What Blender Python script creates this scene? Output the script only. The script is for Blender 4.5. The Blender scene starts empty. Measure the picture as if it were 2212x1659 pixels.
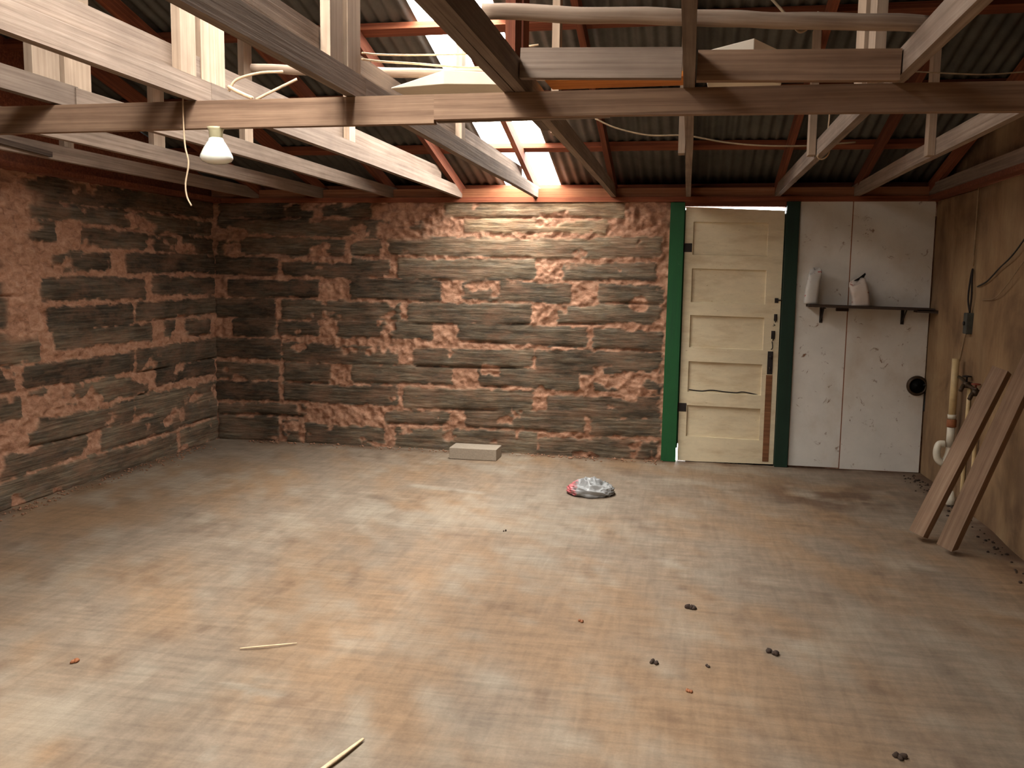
import bpy, bmesh, math, random
import numpy as np
from mathutils import Vector, Matrix, noise as mnoise
random.seed(7)
sc = bpy.context.scene
COL = sc.collection

# ------------------------------------------------------------------ camera
W, H = 2212, 1659
F, YAW, PITCH, ROLL = 1960.8, 0.18881, 0.11615, 0.01348
cy, sy, cp, sp = math.cos(YAW), math.sin(YAW), math.cos(PITCH), math.sin(PITCH)
fwd = Vector((-sy*cp, cy*cp, -sp)); right = Vector((cy, sy, 0)); up = right.cross(fwd)
r_ = right*math.cos(ROLL) + up*math.sin(ROLL); u_ = -right*math.sin(ROLL) + up*math.cos(ROLL)
cam = bpy.data.cameras.new('camera'); cam.sensor_fit = 'HORIZONTAL'; cam.sensor_width = 36
cam.lens = F/W*36; cam.clip_start = .02
co = bpy.data.objects.new('camera', cam); COL.objects.link(co)
m = Matrix((r_, u_, -fwd)).transposed().to_4x4(); m.translation = (0, 0, 1.5); co.matrix_world = m
sc.camera = co

# ------------------------------------------------------------------ sky, light, exposure
wd = bpy.data.worlds.new('overcast_sky'); sc.world = wd; wd.use_nodes = True
bg = wd.node_tree.nodes['Background']
bg.inputs[1].default_value = 46.0                 # overcast: three to four times brighter overhead than at the horizon
_n, _l = wd.node_tree.nodes, wd.node_tree.links
_tc = _n.new('ShaderNodeTexCoord'); _sp = _n.new('ShaderNodeSeparateXYZ'); _rp = _n.new('ShaderNodeValToRGB')
_l.new(_tc.outputs['Generated'], _sp.inputs[0]); _l.new(_sp.outputs[2], _rp.inputs[0]); _l.new(_rp.outputs[0], bg.inputs[0])
_rp.color_ramp.elements[0].color = (.36, .36, .36, 1); _rp.color_ramp.elements[1].color = (1.0, .98, .95, 1)
sc.view_settings.view_transform = 'Standard'; sc.view_settings.look = 'None'
sc.view_settings.gamma = 1; sc.view_settings.use_curve_mapping = False
sc.view_settings.exposure = 0.38

# room numbers
XL, XR, YB, YF, WT = -4.21, 1.88, 7.6, -1.0, 2.13
RY = 3.3; SL = .25                       # ridge line, roof slope
SX0, SX1 = -1.57, -1.09                  # the clear roof panels
def roof_z(y, base=2.2): return base + SL*((YB - y) if y >= RY else (YB - RY) - (RY - y))
for (y0, y1) in ((RY+.05, YB+.2), (YF-.2, RY-.05)):          # sampling portals in the two roof-light openings
    l = bpy.data.lights.new('skylight_portal', 'AREA'); l.shape = 'RECTANGLE'
    a, b = Vector((0, y0, roof_z(y0, 2.40))), Vector((0, y1, roof_z(y1, 2.40)))
    l.size = SX1 - SX0 + .02; l.size_y = (b-a).length; l.cycles.is_portal = True
    o = bpy.data.objects.new('skylight_portal', l); COL.objects.link(o)
    d = (b-a).normalized(); n = Vector((1, 0, 0)).cross(d)
    if n.z < 0: n = -n
    yv = n.cross(Vector((1, 0, 0)))
    mm = Matrix((Vector((1, 0, 0)), yv, n)).transposed().to_4x4(); mm.translation = (a+b)/2 + Vector(((SX0+SX1)/2, 0, 0)); o.matrix_world = mm

# ------------------------------------------------------------------ helpers
def S(r, g, b):
    f = lambda c: (c/255/12.92) if c/255 <= .04045 else ((c/255+.055)/1.055)**2.4
    return (f(r), f(g), f(b), 1)
def newmat(name):
    m = bpy.data.materials.new(name); m.use_nodes = True
    return m, m.node_tree.nodes, m.node_tree.links, m.node_tree.nodes['Principled BSDF']
def ramp(N, stops):
    r = N.new('ShaderNodeValToRGB'); e = r.color_ramp.elements
    e[0].position, e[0].color = stops[0]; e[1].position, e[1].color = stops[-1]
    for p, c in stops[1:-1]:
        k = e.new(p); k.color = c
    return r
def noise_node(N, L, vec, scale, detail=6, rough=.6, dist=0):
    n = N.new('ShaderNodeTexNoise'); n.inputs['Scale'].default_value = scale; n.inputs['Detail'].default_value = detail
    n.inputs['Roughness'].default_value = rough; n.inputs['Distortion'].default_value = dist
    if vec: L.new(vec, n.inputs['Vector'])
    return n
def mapped(N, L, scale, rand=True, src='Object'):
    tc = N.new('ShaderNodeTexCoord'); mp = N.new('ShaderNodeMapping'); mp.inputs['Scale'].default_value = scale
    L.new(tc.outputs[src], mp.inputs['Vector'])
    if rand:
        oi = N.new('ShaderNodeObjectInfo'); ml = N.new('ShaderNodeMath'); ml.operation = 'MULTIPLY'; ml.inputs[1].default_value = 37.
        L.new(oi.outputs['Random'], ml.inputs[0]); L.new(ml.outputs[0], mp.inputs['Location'])
    return mp.outputs[0]
def mix(N, L, a, b, fac, mode='MIX'):
    x = N.new('ShaderNodeMix'); x.data_type = 'RGBA'; x.blend_type = mode
    for s, v in ((x.inputs['A'], a), (x.inputs['B'], b), (x.inputs['Factor'], fac)):
        if hasattr(v, 'links') or hasattr(v, 'is_linked'): L.new(v, s)
        else: s.default_value = v
    return x.outputs['Result']
def bump(N, L, P, h, strength=.3, dist=.01):
    b = N.new('ShaderNodeBump'); b.inputs['Strength'].default_value = strength; b.inputs['Distance'].default_value = dist
    L.new(h, b.inputs['Height']); L.new(b.outputs[0], P.inputs['Normal'])
def wood(name, dark, mid, light, rough=.85, stain=None):
    m, N, L, P = newmat(name)
    v = mapped(N, L, (.5, 26, 26)); n1 = noise_node(N, L, v, 2.6, 6, .6, .35)
    r = ramp(N, [(.22, dark), (.5, mid), (.8, light)]); L.new(n1.outputs[0], r.inputs[0])
    v2 = mapped(N, L, (1.5, 3, 3)); n2 = noise_node(N, L, v2, 2.2, 4)
    r2 = ramp(N, [(.3, (.72, .68, .65, 1)), (.65, (1.08, 1.05, 1.02, 1))]); L.new(n2.outputs[0], r2.inputs[0])
    c = mix(N, L, r.outputs[0], r2.outputs[0], .8, 'MULTIPLY')
    oi = N.new('ShaderNodeObjectInfo'); r3 = ramp(N, [(0, (.72, .7, .68, 1)), (1, (1.15, 1.12, 1.08, 1))]); L.new(oi.outputs['Random'], r3.inputs[0])
    c = mix(N, L, c, r3.outputs[0], 1., 'MULTIPLY')
    if stain:
        v4 = mapped(N, L, (2, 6, 6)); n4 = noise_node(N, L, v4, 5, 6, .7); r4 = ramp(N, [(.55, (0, 0, 0, 1)), (.68, (1, 1, 1, 1))]); L.new(n4.outputs[0], r4.inputs[0])
        c = mix(N, L, c, stain, r4.outputs[0])
    L.new(c, P.inputs['Base Color']); P.inputs['Roughness'].default_value = rough
    P.inputs['Specular IOR Level'].default_value = .25
    bump(N, L, P, n1.outputs[0], .35, .004)
    return m
def plain(name, col, rough=.6, metal=0, var=.25, scale=20, bmp=0):
    m, N, L, P = newmat(name)
    v = mapped(N, L, (1, 1, 1)); n = noise_node(N, L, v, scale, 6, .65)
    lo = tuple(c*(1-var) for c in col[:3])+(1,); hi = tuple(min(1, c*(1+var)) for c in col[:3])+(1,)
    r = ramp(N, [(.3, lo), (.7, hi)]); L.new(n.outputs[0], r.inputs[0]); L.new(r.outputs[0], P.inputs['Base Color'])
    P.inputs['Roughness'].default_value = rough; P.inputs['Metallic'].default_value = metal
    if bmp: bump(N, L, P, n.outputs[0], bmp, .005)
    return m
def painted(name, base, chip, stainc, rust=.60, vec=(1, 1, 1), sc_=6., streak=(18, 18, 1.2)):
    """worn paint: base coat, chipped patches, brown stains and runs"""
    m, N, L, P = newmat(name)
    v = mapped(N, L, vec, rand=True); n = noise_node(N, L, v, sc_, 8, .7)
    lo = tuple(c*.86 for c in base[:3])+(1,)
    r = ramp(N, [(.3, lo), (.7, base)]); L.new(n.outputs[0], r.inputs[0])
    v2 = mapped(N, L, vec, rand=True); n2 = noise_node(N, L, v2, sc_*3.1, 10, .72, .6)
    r2 = ramp(N, [(rust, (0, 0, 0, 1)), (rust+.07, (1, 1, 1, 1))]); L.new(n2.outputs[0], r2.inputs[0])
    c = mix(N, L, r.outputs[0], chip, r2.outputs[0])
    v3 = mapped(N, L, streak, rand=True); n3 = noise_node(N, L, v3, 1.1, 6, .6)
    r3 = ramp(N, [(.5, (0, 0, 0, 1)), (.8, (.75, .75, .75, 1))]); L.new(n3.outputs[0], r3.inputs[0])
    c = mix(N, L, c, stainc, r3.outputs[0])
    L.new(c, P.inputs['Base Color']); P.inputs['Roughness'].default_value = .6
    P.inputs['Specular IOR Level'].default_value = .3
    bump(N, L, P, n2.outputs[0], .2, .003)
    return m

def link(name, me, mat=None, parent=None, smooth=False):
    o = bpy.data.objects.new(name, me); COL.objects.link(o)
    if mat: me.materials.append(mat)
    if parent: o.parent = parent; o.matrix_parent_inverse = Matrix.Identity(4)
    if smooth:
        for p in me.polygons: p.use_smooth = True
    return o
def fin(bm, name, mat, parent=None, smooth=False, at=None, bev=0):
    """link a bmesh given in WORLD coordinates; origin goes to `at` (default: its own centre)"""
    if bev:
        bmesh.ops.bevel(bm, geom=list(bm.edges), offset=bev, segments=2, affect='EDGES', profile=.5)
    me = bpy.data.meshes.new(name)
    org = Vector(at) if at is not None else sum((v.co for v in bm.verts), Vector())/max(1, len(bm.verts))
    bmesh.ops.translate(bm, verts=bm.verts, vec=-org)
    bm.normal_update(); bm.to_mesh(me); bm.free()
    o = link(name, me, mat, parent, smooth)
    o.location = org - (parent_world(parent) if parent else Vector())
    return o
def parent_world(p):
    v = Vector()
    while p: v += p.location; p = p.parent
    return v
def tag(o, label=None, cat=None, group=None, kind=None):
    if label: o['label'] = label
    if cat: o['category'] = cat
    if group: o['group'] = group
    if kind: o['kind'] = kind
    return o
def empty(name, loc, label, cat, group=None):
    o = bpy.data.objects.new(name, None); COL.objects.link(o); o.location = loc; o.empty_display_size = .1
    return tag(o, label, cat, group)
def box(bm, x0, x1, y0, y1, z0, z1):
    vs = [bm.verts.new(p) for p in ((x0, y0, z0), (x1, y0, z0), (x1, y1, z0), (x0, y1, z0), (x0, y0, z1), (x1, y0, z1), (x1, y1, z1), (x0, y1, z1))]
    for f in ((3, 2, 1, 0), (4, 5, 6, 7), (0, 1, 5, 4), (1, 2, 6, 5), (2, 3, 7, 6), (3, 0, 4, 7)): bm.faces.new([vs[i] for i in f])
    return vs
def board(name, p0, p1, w, h, mat, parent=None, upv=(0, 0, 1), bev=.002, wob=.0, seed=0, twist=0.):
    """sawn board from p0 to p1 (centre line), w = sideways, h = along upv; local X runs along the grain"""
    p0, p1 = Vector(p0), Vector(p1); Lg = (p1-p0).length; d = (p1-p0)/Lg
    u = Vector(upv); u = (u - u.dot(d)*d).normalized(); s = u.cross(d)
    bm = bmesh.new(); n = max(1, int(Lg/.12)) if wob else 1
    rng = random.Random(seed or hash((round(p0.x, 3), round(p0.y, 3), round(p0.z, 3))) & 0xffff)
    rings = []
    for i in range(n+1):
        t = i/n; x = -Lg/2 + Lg*t
        oy = wob*mnoise.noise(Vector((x*.6, seed*3.1+1, 0))) ; oz = wob*mnoise.noise(Vector((x*.6, seed*3.1+7, 5)))
        a = twist*(t-.5); ca, sa = math.cos(a), math.sin(a)
        rings.append([bm.verts.new((x, oy + ca*yy - sa*zz, oz + sa*yy + ca*zz)) for yy, zz in ((-w/2, -h/2), (w/2, -h/2), (w/2, h/2), (-w/2, h/2))])
    for a, b in zip(rings, rings[1:]):
        for k in range(4): bm.faces.new((a[k], a[(k+1) % 4], b[(k+1) % 4], b[k]))
    bm.faces.new(rings[0][::-1]); bm.faces.new(rings[-1])
    if bev:
        es = [e for e in bm.edges if len(e.link_faces) == 2 and e.calc_face_angle(0) > .8]
        bmesh.ops.bevel(bm, geom=es, offset=bev, segments=1, affect='EDGES')
    bmesh.ops.recalc_face_normals(bm, faces=bm.faces)
    me = bpy.data.meshes.new(name); bm.to_mesh(me); bm.free()
    o = link(name, me, mat, parent)
    M = Matrix((d, s, u)).transposed().to_4x4(); M.translation = (p0+p1)/2 - (parent_world(parent) if parent else Vector())
    o.matrix_basis = M
    return o
def catmull(P, k=8):
    P = [Vector(p) for p in P]; Q = [P[0]*2-P[1]] + P + [P[-1]*2-P[-2]]; out = []
    for i in range(1, len(Q)-2):
        a, b, c, d = Q[i-1:i+3]
        for j in range(k):
            t = j/k; out.append(.5*((2*b) + (c-a)*t + (2*a-5*b+4*c-d)*t*t + (3*b-a-3*c+d)*t**3))
    out.append(P[-1]); return out
def tube(bm, pts, r, n=8, smooth=True, k=8):
    P = catmull(pts, k) if smooth and len(pts) > 2 else [Vector(p) for p in pts]
    rf = r if callable(r) else (lambda t: r)
    prev = None; rings = []
    for i, p in enumerate(P):
        d = (P[min(i+1, len(P)-1)] - P[max(i-1, 0)]).normalized()
        if prev is None: prev = d.orthogonal().normalized()
        prev = (prev - prev.dot(d)*d).normalized(); b = d.cross(prev); rr = rf(i/(len(P)-1))
        rings.append([bm.verts.new(p + (prev*math.cos(2*math.pi*j/n) + b*math.sin(2*math.pi*j/n))*rr) for j in range(n)])
    for a, b in zip(rings, rings[1:]):
        for j in range(n): bm.faces.new((a[j], a[(j+1) % n], b[(j+1) % n], b[j]))
    bm.faces.new(rings[0][::-1]); bm.faces.new(rings[-1])
def lathe(bm, prof, c, n=28, axis='Z'):
    rings = []
    for r, z in prof:
        ring = []
        for j in range(n):
            a = 2*math.pi*j/n; x, y = r*math.cos(a), r*math.sin(a)
            p = {'Z': (x, y, z), 'Y': (x, z, y), 'X': (z, x, y)}[axis]
            ring.append(bm.verts.new(Vector(c)+Vector(p)))
        rings.append(ring)
    for a, b in zip(rings, rings[1:]):
        for j in range(n): bm.faces.new((a[j], a[(j+1) % n], b[(j+1) % n], b[j]))
    bm.faces.new(rings[0][::-1]); bm.faces.new(rings[-1]); bmesh.ops.recalc_face_normals(bm, faces=bm.faces)
# numpy value noise
def vnoise(x, y, seed=0):
    xi, yi = np.floor(x).astype(np.int64), np.floor(y).astype(np.int64); fx, fy = x-xi, y-yi
    def h(a, b):
        n = (a*374761393 + b*668265263 + seed*982451653) & 0xffffffff
        n = ((n ^ (n >> 13))*1274126177) & 0xffffffff
        return ((n ^ (n >> 16)) & 0xffff)/65535.
    sx, s_y = fx*fx*(3-2*fx), fy*fy*(3-2*fy)
    return (h(xi, yi)*(1-sx)+h(xi+1, yi)*sx)*(1-s_y) + (h(xi, yi+1)*(1-sx)+h(xi+1, yi+1)*sx)*s_y
def fbm(x, y, seed=0, o=5, g=.5):
    s = 0; a = 1; t = 0
    for i in range(o):
        s = s + a*vnoise(x*2**i, y*2**i, seed+i*17); t += a; a *= g
    return s/t
def sstep(a, b, x):
    t = np.clip((x-a)/(b-a), 0, 1); return t*t*(3-2*t)

# ------------------------------------------------------------------ materials
M = {}
M['joist'] = wood('weathered_lumber', S(104, 88, 76), S(136, 120, 107), S(160, 146, 133))
M['red'] = wood('reddish_pine', S(86, 46, 32), S(124, 70, 48), S(156, 100, 70))
M['post'] = wood('pale_lumber', S(150, 130, 112), S(174, 154, 134), S(194, 176, 156))
M['eave'] = wood('orange_pine', S(130, 80, 52), S(158, 104, 72), S(180, 130, 96))
M['beam'] = wood('cross_beam_lumber', S(98, 76, 60), S(138, 112, 92), S(162, 136, 112))
M['orange'] = wood('orange_board', S(150, 84, 34), S(186, 116, 52), S(200, 134, 70))
M['stud'] = wood('stud_lumber', S(138, 112, 92), S(164, 138, 116), S(184, 160, 136))
M['pole'] = wood('peeled_pole', S(112, 92, 76), S(150, 132, 116), S(182, 166, 150))
M['darkshelf'] = wood('grimy_shelf_wood', S(44, 36, 32), S(70, 58, 50), S(96, 82, 70))
M['rawbrown'] = wood('bare_door_wood', S(100, 66, 44), S(134, 92, 62), S(158, 114, 80))
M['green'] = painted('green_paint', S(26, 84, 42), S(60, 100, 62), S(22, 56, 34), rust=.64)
M['door'] = painted('yellowed_door_paint', S(222, 206, 172), S(134, 96, 62), S(178, 150, 112), rust=.63, vec=(1, 1, 2.5), sc_=9, streak=(3, 3, 11))
M['panel'] = painted('dirty_white_panel', S(226, 222, 212), S(124, 92, 66), S(188, 170, 144), rust=.605, sc_=4., streak=(2.2, 2.2, 1.6))
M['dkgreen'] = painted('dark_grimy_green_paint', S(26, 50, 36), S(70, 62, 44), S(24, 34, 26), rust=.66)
M['iron'] = plain('rusty_iron', S(44, 36, 32), .7, .4)
M['black'] = plain('black_rubber', S(20, 19, 18), .6)
M['grey'] = plain('grey_box_metal', S(70, 72, 66), .6, .2)
M['pvc'] = plain('white_pvc', S(214, 206, 186), .4, var=.1)
M['pvcold'] = plain('yellowed_pvc', S(206, 180, 132), .45, var=.1)
M['rust'] = plain('rusty_brown_fitting', S(140, 84, 48), .7)
M['brass'] = plain('weathered_valve', S(70, 54, 38), .5, .5)
M['redh'] = plain('red_valve_handle', S(130, 60, 40), .6)
M['rope'] = plain('pale_cord', S(196, 170, 138), .9)
M['cord'] = plain('tan_cable', S(150, 126, 96), .8)
M['cinder'] = plain('cement_block', S(156, 142, 124), .95, var=.12, scale=60, bmp=.5)
M['card'] = plain('pale_cardboard', S(226, 212, 190), .9, var=.08, scale=6)
M['porcelain'] = plain('aged_porcelain', S(186, 176, 140), .4, var=.08)
M['clod'] = plain('dried_mud', S(150, 110, 84), .95, scale=30, bmp=.6)
M['dark_clod'] = plain('dark_debris', S(56, 40, 28), .9)
M['straw'] = plain('pale_wood_sliver', S(214, 190, 152), .8)

def metal_roof():
    m, N, L, P = newmat('galvanised_corrugated_metal')
    v = mapped(N, L, (1, 1, 1), rand=False); n = noise_node(N, L, v, 3, 8, .7)
    r = ramp(N, [(.3, S(70, 69, 64)), (.6, S(100, 98, 90)), (.8, S(116, 102, 88))]); L.new(n.outputs[0], r.inputs[0])
    L.new(r.outputs[0], P.inputs['Base Color']); P.inputs['Roughness'].default_value = .6; P.inputs['Metallic'].default_value = .35
    return m
M['roof'] = metal_roof()
def clear_panel():
    m, N, L, P = newmat('clear_corrugated_plastic'); N.remove(P)
    t = N.new('ShaderNodeBsdfTransparent'); t.inputs[0].default_value = (.96, .96, .95, 1)
    d = N.new('ShaderNodeBsdfTranslucent'); d.inputs[0].default_value = (.8, .8, .78, 1)
    g = N.new('ShaderNodeBsdfGlossy'); g.inputs['Roughness'].default_value = .2
    a = N.new('ShaderNodeMixShader'); a.inputs[0].default_value = .12; L.new(t.outputs[0], a.inputs[1]); L.new(d.outputs[0], a.inputs[2])
    b = N.new('ShaderNodeMixShader'); b.inputs[0].default_value = .04; L.new(a.outputs[0], b.inputs[1]); L.new(g.outputs[0], b.inputs[2])
    L.new(b.outputs[0], N['Material Output'].inputs[0]); return m
M['clear'] = clear_panel()
def plaster():
    m, N, L, P = newmat('stained_brown_plaster')
    v = mapped(N, L, (1, 1, 1), rand=False); n = noise_node(N, L, v, 1.6, 8, .6, .5)
    r = ramp(N, [(.32, S(104, 78, 52)), (.5, S(146, 116, 82)), (.7, S(166, 140, 104))]); L.new(n.outputs[0], r.inputs[0])
    v2 = mapped(N, L, (2, 2.6, .6), rand=False); n2 = noise_node(N, L, v2, 2, 7, .65)
    r2 = ramp(N, [(.36, (.6, .55, .52, 1)), (.62, (1, 1, 1, 1))]); L.new(n2.outputs[0], r2.inputs[0])
    c = mix(N, L, r.outputs[0], r2.outputs[0], .8, 'MULTIPLY'); L.new(c, P.inputs['Base Color']); P.inputs['Roughness'].default_value = .9
    n3 = noise_node(N, L, v, 40, 6); bump(N, L, P, n3.outputs[0], .3, .004)
    return m
M['plaster'] = plaster()
def tie_wall():
    m, N, L, P = newmat('hewn_timber_and_mud')
    at = N.new('ShaderNodeAttribute'); at.attribute_name = 'tie'
    tn = N.new('ShaderNodeAttribute'); tn.attribute_name = 'tone'
    v = mapped(N, L, (2.2, 1, 22), rand=False); n = noise_node(N, L, v, 3, 9, .7, .5)
    r = ramp(N, [(.25, S(54, 47, 41)), (.46, S(106, 97, 84)), (.68, S(166, 153, 134))]); L.new(n.outputs[0], r.inputs[0])
    v1 = mapped(N, L, (1, 1, 3), rand=False); nb = noise_node(N, L, v1, 7, 6, .65)
    rb = ramp(N, [(.35, S(116, 86, 64)), (.5, S(98, 88, 70)), (.68, S(96, 95, 94))]); L.new(nb.outputs[0], rb.inputs[0])
    wcol = mix(N, L, r.outputs[0], rb.outputs[0], .35)
    rt = ramp(N, [(0, (.42, .40, .39, 1)), (.5, (1, .95, .90, 1)), (1, (2.0, 1.68, 1.38, 1))]); L.new(tn.outputs['Fac'], rt.inputs[0])
    wcol = mix(N, L, wcol, rt.outputs[0], 1., 'MULTIPLY')
    vv = mapped(N, L, (1, 1, 2.2), rand=False); nv = noise_node(N, L, vv, 2.6, 5, .6); rv = ramp(N, [(.36, (.62, .60, .58, 1)), (.62, (1.14, 1.12, 1.08, 1))]); L.new(nv.outputs[0], rv.inputs[0])
    wcol = mix(N, L, wcol, rv.outputs[0], 1., 'MULTIPLY')
    v2 = mapped(N, L, (1, 1, 1.6), rand=False); n2 = noise_node(N, L, v2, 14, 9, .72, .4)
    r2 = ramp(N, [(.28, S(120, 84, 64)), (.48, S(168, 124, 98)), (.75, S(202, 162, 134))]); L.new(n2.outputs[0], r2.inputs[0])
    vw = mapped(N, L, (1, 1, 2.6), rand=False); nw = noise_node(N, L, vw, 3.4, 8, .68); rw = ramp(N, [(.46, (0, 0, 0, 1)), (.72, (.62, .62, .62, 1))]); L.new(nw.outputs[0], rw.inputs[0])
    wcol = mix(N, L, wcol, S(150, 112, 88), rw.outputs[0])      # mud washed over the timbers
    c = mix(N, L, r2.outputs[0], wcol, at.outputs['Fac']); L.new(c, P.inputs['Base Color'])
    P.inputs['Roughness'].default_value = .95; P.inputs['Specular IOR Level'].default_value = .15
    mx = N.new('ShaderNodeMix'); mx.data_type = 'FLOAT'; L.new(at.outputs['Fac'], mx.inputs['Factor']); L.new(n2.outputs[0], mx.inputs['A']); L.new(n.outputs[0], mx.inputs['B'])
    bump(N, L, P, mx.outputs['Result'], .9, .012)
    return m
M['tie'] = tie_wall()
def floor_mat():
    m, N, L, P = newmat('dusty_concrete')
    a = N.new('ShaderNodeAttribute'); a.attribute_name = 'dust'; b = N.new('ShaderNodeAttribute'); b.attribute_name = 'pale'; d = N.new('ShaderNodeAttribute'); d.attribute_name = 'dirt'
    v = mapped(N, L, (1, 1, 1), rand=False); n = noise_node(N, L, v, 9, 10, .72, .3); nf = noise_node(N, L, v, 90, 6, .7)
    r = ramp(N, [(.3, S(118, 103, 87)), (.7, S(139, 122, 104))]); L.new(n.outputs[0], r.inputs[0])
    r2 = ramp(N, [(.3, S(128, 102, 76)), (.7, S(146, 118, 90))]); L.new(n.outputs[0], r2.inputs[0])
    c = mix(N, L, r.outputs[0], r2.outputs[0], a.outputs['Fac'])
    c = mix(N, L, c, S(152, 141, 124), b.outputs['Fac'])
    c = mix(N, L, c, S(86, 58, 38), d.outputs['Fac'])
    tc = N.new('ShaderNodeTexCoord')
    for rot, scl, lo in ((.6, (1.2, 13, 1), .80), (-.35, (12, 1.2, 1), .86)):
        mq = N.new('ShaderNodeMapping'); mq.inputs['Rotation'].default_value = (0, 0, rot); mq.inputs['Scale'].default_value = scl; L.new(tc.outputs['Object'], mq.inputs['Vector'])
        ns = noise_node(N, L, mq.outputs[0], 2.2, 6, .6, .6); rs = ramp(N, [(.35, (lo, lo*.99, lo*.98, 1)), (.62, (1.05, 1.05, 1.04, 1))]); L.new(ns.outputs[0], rs.inputs[0])
        c = mix(N, L, c, rs.outputs[0], .8, 'MULTIPLY')
    rf = ramp(N, [(.3, (.86, .86, .86, 1)), (.7, (1.08, 1.08, 1.08, 1))]); L.new(nf.outputs[0], rf.inputs[0])
    c = mix(N, L, c, rf.outputs[0], .8, 'MULTIPLY')
    L.new(c, P.inputs['Base Color']); P.inputs['Roughness'].default_value = .75; P.inputs['Specular IOR Level'].default_value = .3
    bump(N, L, P, n.outputs[0], .12, .01)
    return m
M['floor'] = floor_mat()

# ------------------------------------------------------------------ setting: floor and walls
def grid_mesh(name, U, V, func, attrs, mat, back=None):
    """func(u,v)->(x,y,z) arrays"""
    uu, vv = np.meshgrid(U, V); X, Y, Z = func(uu, vv)
    nv = X.size; co_ = np.stack([X.ravel(), Y.ravel(), Z.ravel()], 1)
    nu, nw = len(U), len(V); i = np.arange((nw-1)*(nu-1)); rr, cc = i//(nu-1), i % (nu-1); a = rr*nu+cc
    faces = np.stack([a, a+1, a+nu+1, a+nu], 1)
    verts = co_.tolist(); fl = faces.tolist()
    if back:
        k = len(verts)
        for (x0, x1, y0, y1, z0, z1) in back:
            verts += [(x0, y0, z0), (x1, y0, z0), (x1, y1, z0), (x0, y1, z0), (x0, y0, z1), (x1, y0, z1), (x1, y1, z1), (x0, y1, z1)]
            fl += [[k+j for j in f] for f in ((3, 2, 1, 0), (4, 5, 6, 7), (0, 1, 5, 4), (1, 2, 6, 5), (2, 3, 7, 6), (3, 0, 4, 7))]; k += 8
    me = bpy.data.meshes.new(name); me.from_pydata(verts, [], fl); me.update()
    for an, arr in attrs.items():
        at = me.attributes.new(an, 'FLOAT', 'POINT'); d = np.zeros(len(verts), dtype=np.float32); d[:nv] = arr(uu, vv).ravel(); at.data.foreach_set('value', d)
    o = link(name, me, mat, smooth=True); o['kind'] = 'structure'
    return o

# floor --------------------------------------------------------------
def f_dust(x, y):
    a = fbm(x*.9+.35*y, y*.9-.2*x, 3, 5); b = fbm(x*4+2*y, y*1.6-x*.6, 5, 5)
    s = sstep(.36, .66, a*.55+b*.45)
    s = np.maximum(s, sstep(1.3, .7, np.hypot((x-.05)/.55, (y-3.7)/1.0))*.8*sstep(.4, .6, b))
    return np.clip(s, 0, 1)
def f_pale(x, y):
    a = fbm(x*1.3+4, y*1.3+9, 11, 4); b = fbm(x*7+3*y, y*5, 13, 5)
    s = sstep(.44, .74, a*.45+b*.55)*.62
    def seg(x0, y0, x1, y1, w):
        dx, dy = x1-x0, y1-y0; t = np.clip(((x-x0)*dx+(y-y0)*dy)/(dx*dx+dy*dy), 0, 1)
        return sstep(w, w*.2, np.hypot(x-x0-t*dx, y-y0-t*dy))
    for q in ((-1.5, 2.9, -1.42, 2.45, .03), (-1.62, 2.95, -1.4, 2.9, .04), (-1.05, 2.6, -1.12, 2.4, .02), (-.55, 4.75, .02, 4.72, .06), (-.02, 4.9, .06, 4.3, .05), (-1.9, 6.2, -1.4, 6.1, .08)):
        s = np.maximum(s, seg(*q)*.7*sstep(.3, .6, b))
    return np.clip(s, 0, 1)
def f_dirt(x, y):
    b = fbm(x*5, y*5, 23, 5)
    s = sstep(1.1, .3, np.hypot((x-1.1)/.75, (y-6.6)/.65))*sstep(.35, .62, b)*.75
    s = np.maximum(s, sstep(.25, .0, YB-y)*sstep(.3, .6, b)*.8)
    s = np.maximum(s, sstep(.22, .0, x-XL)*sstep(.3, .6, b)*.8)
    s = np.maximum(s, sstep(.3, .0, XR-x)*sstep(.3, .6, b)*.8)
    s = np.maximum(s, sstep(.62, .8, fbm(x*9+2*y, y*5+x, 29, 5))*.3)
    return np.clip(s, 0, 1)
U = np.arange(XL-.2, XR+.21, .025); V = np.arange(YF-.2, YB+.06, .025)
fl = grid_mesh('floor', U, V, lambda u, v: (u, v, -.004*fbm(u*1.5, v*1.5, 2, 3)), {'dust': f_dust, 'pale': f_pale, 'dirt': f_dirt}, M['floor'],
               back=[(XL-.2, XR+.2, YF-.2, YB+.05, -.12, -.006)])

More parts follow.
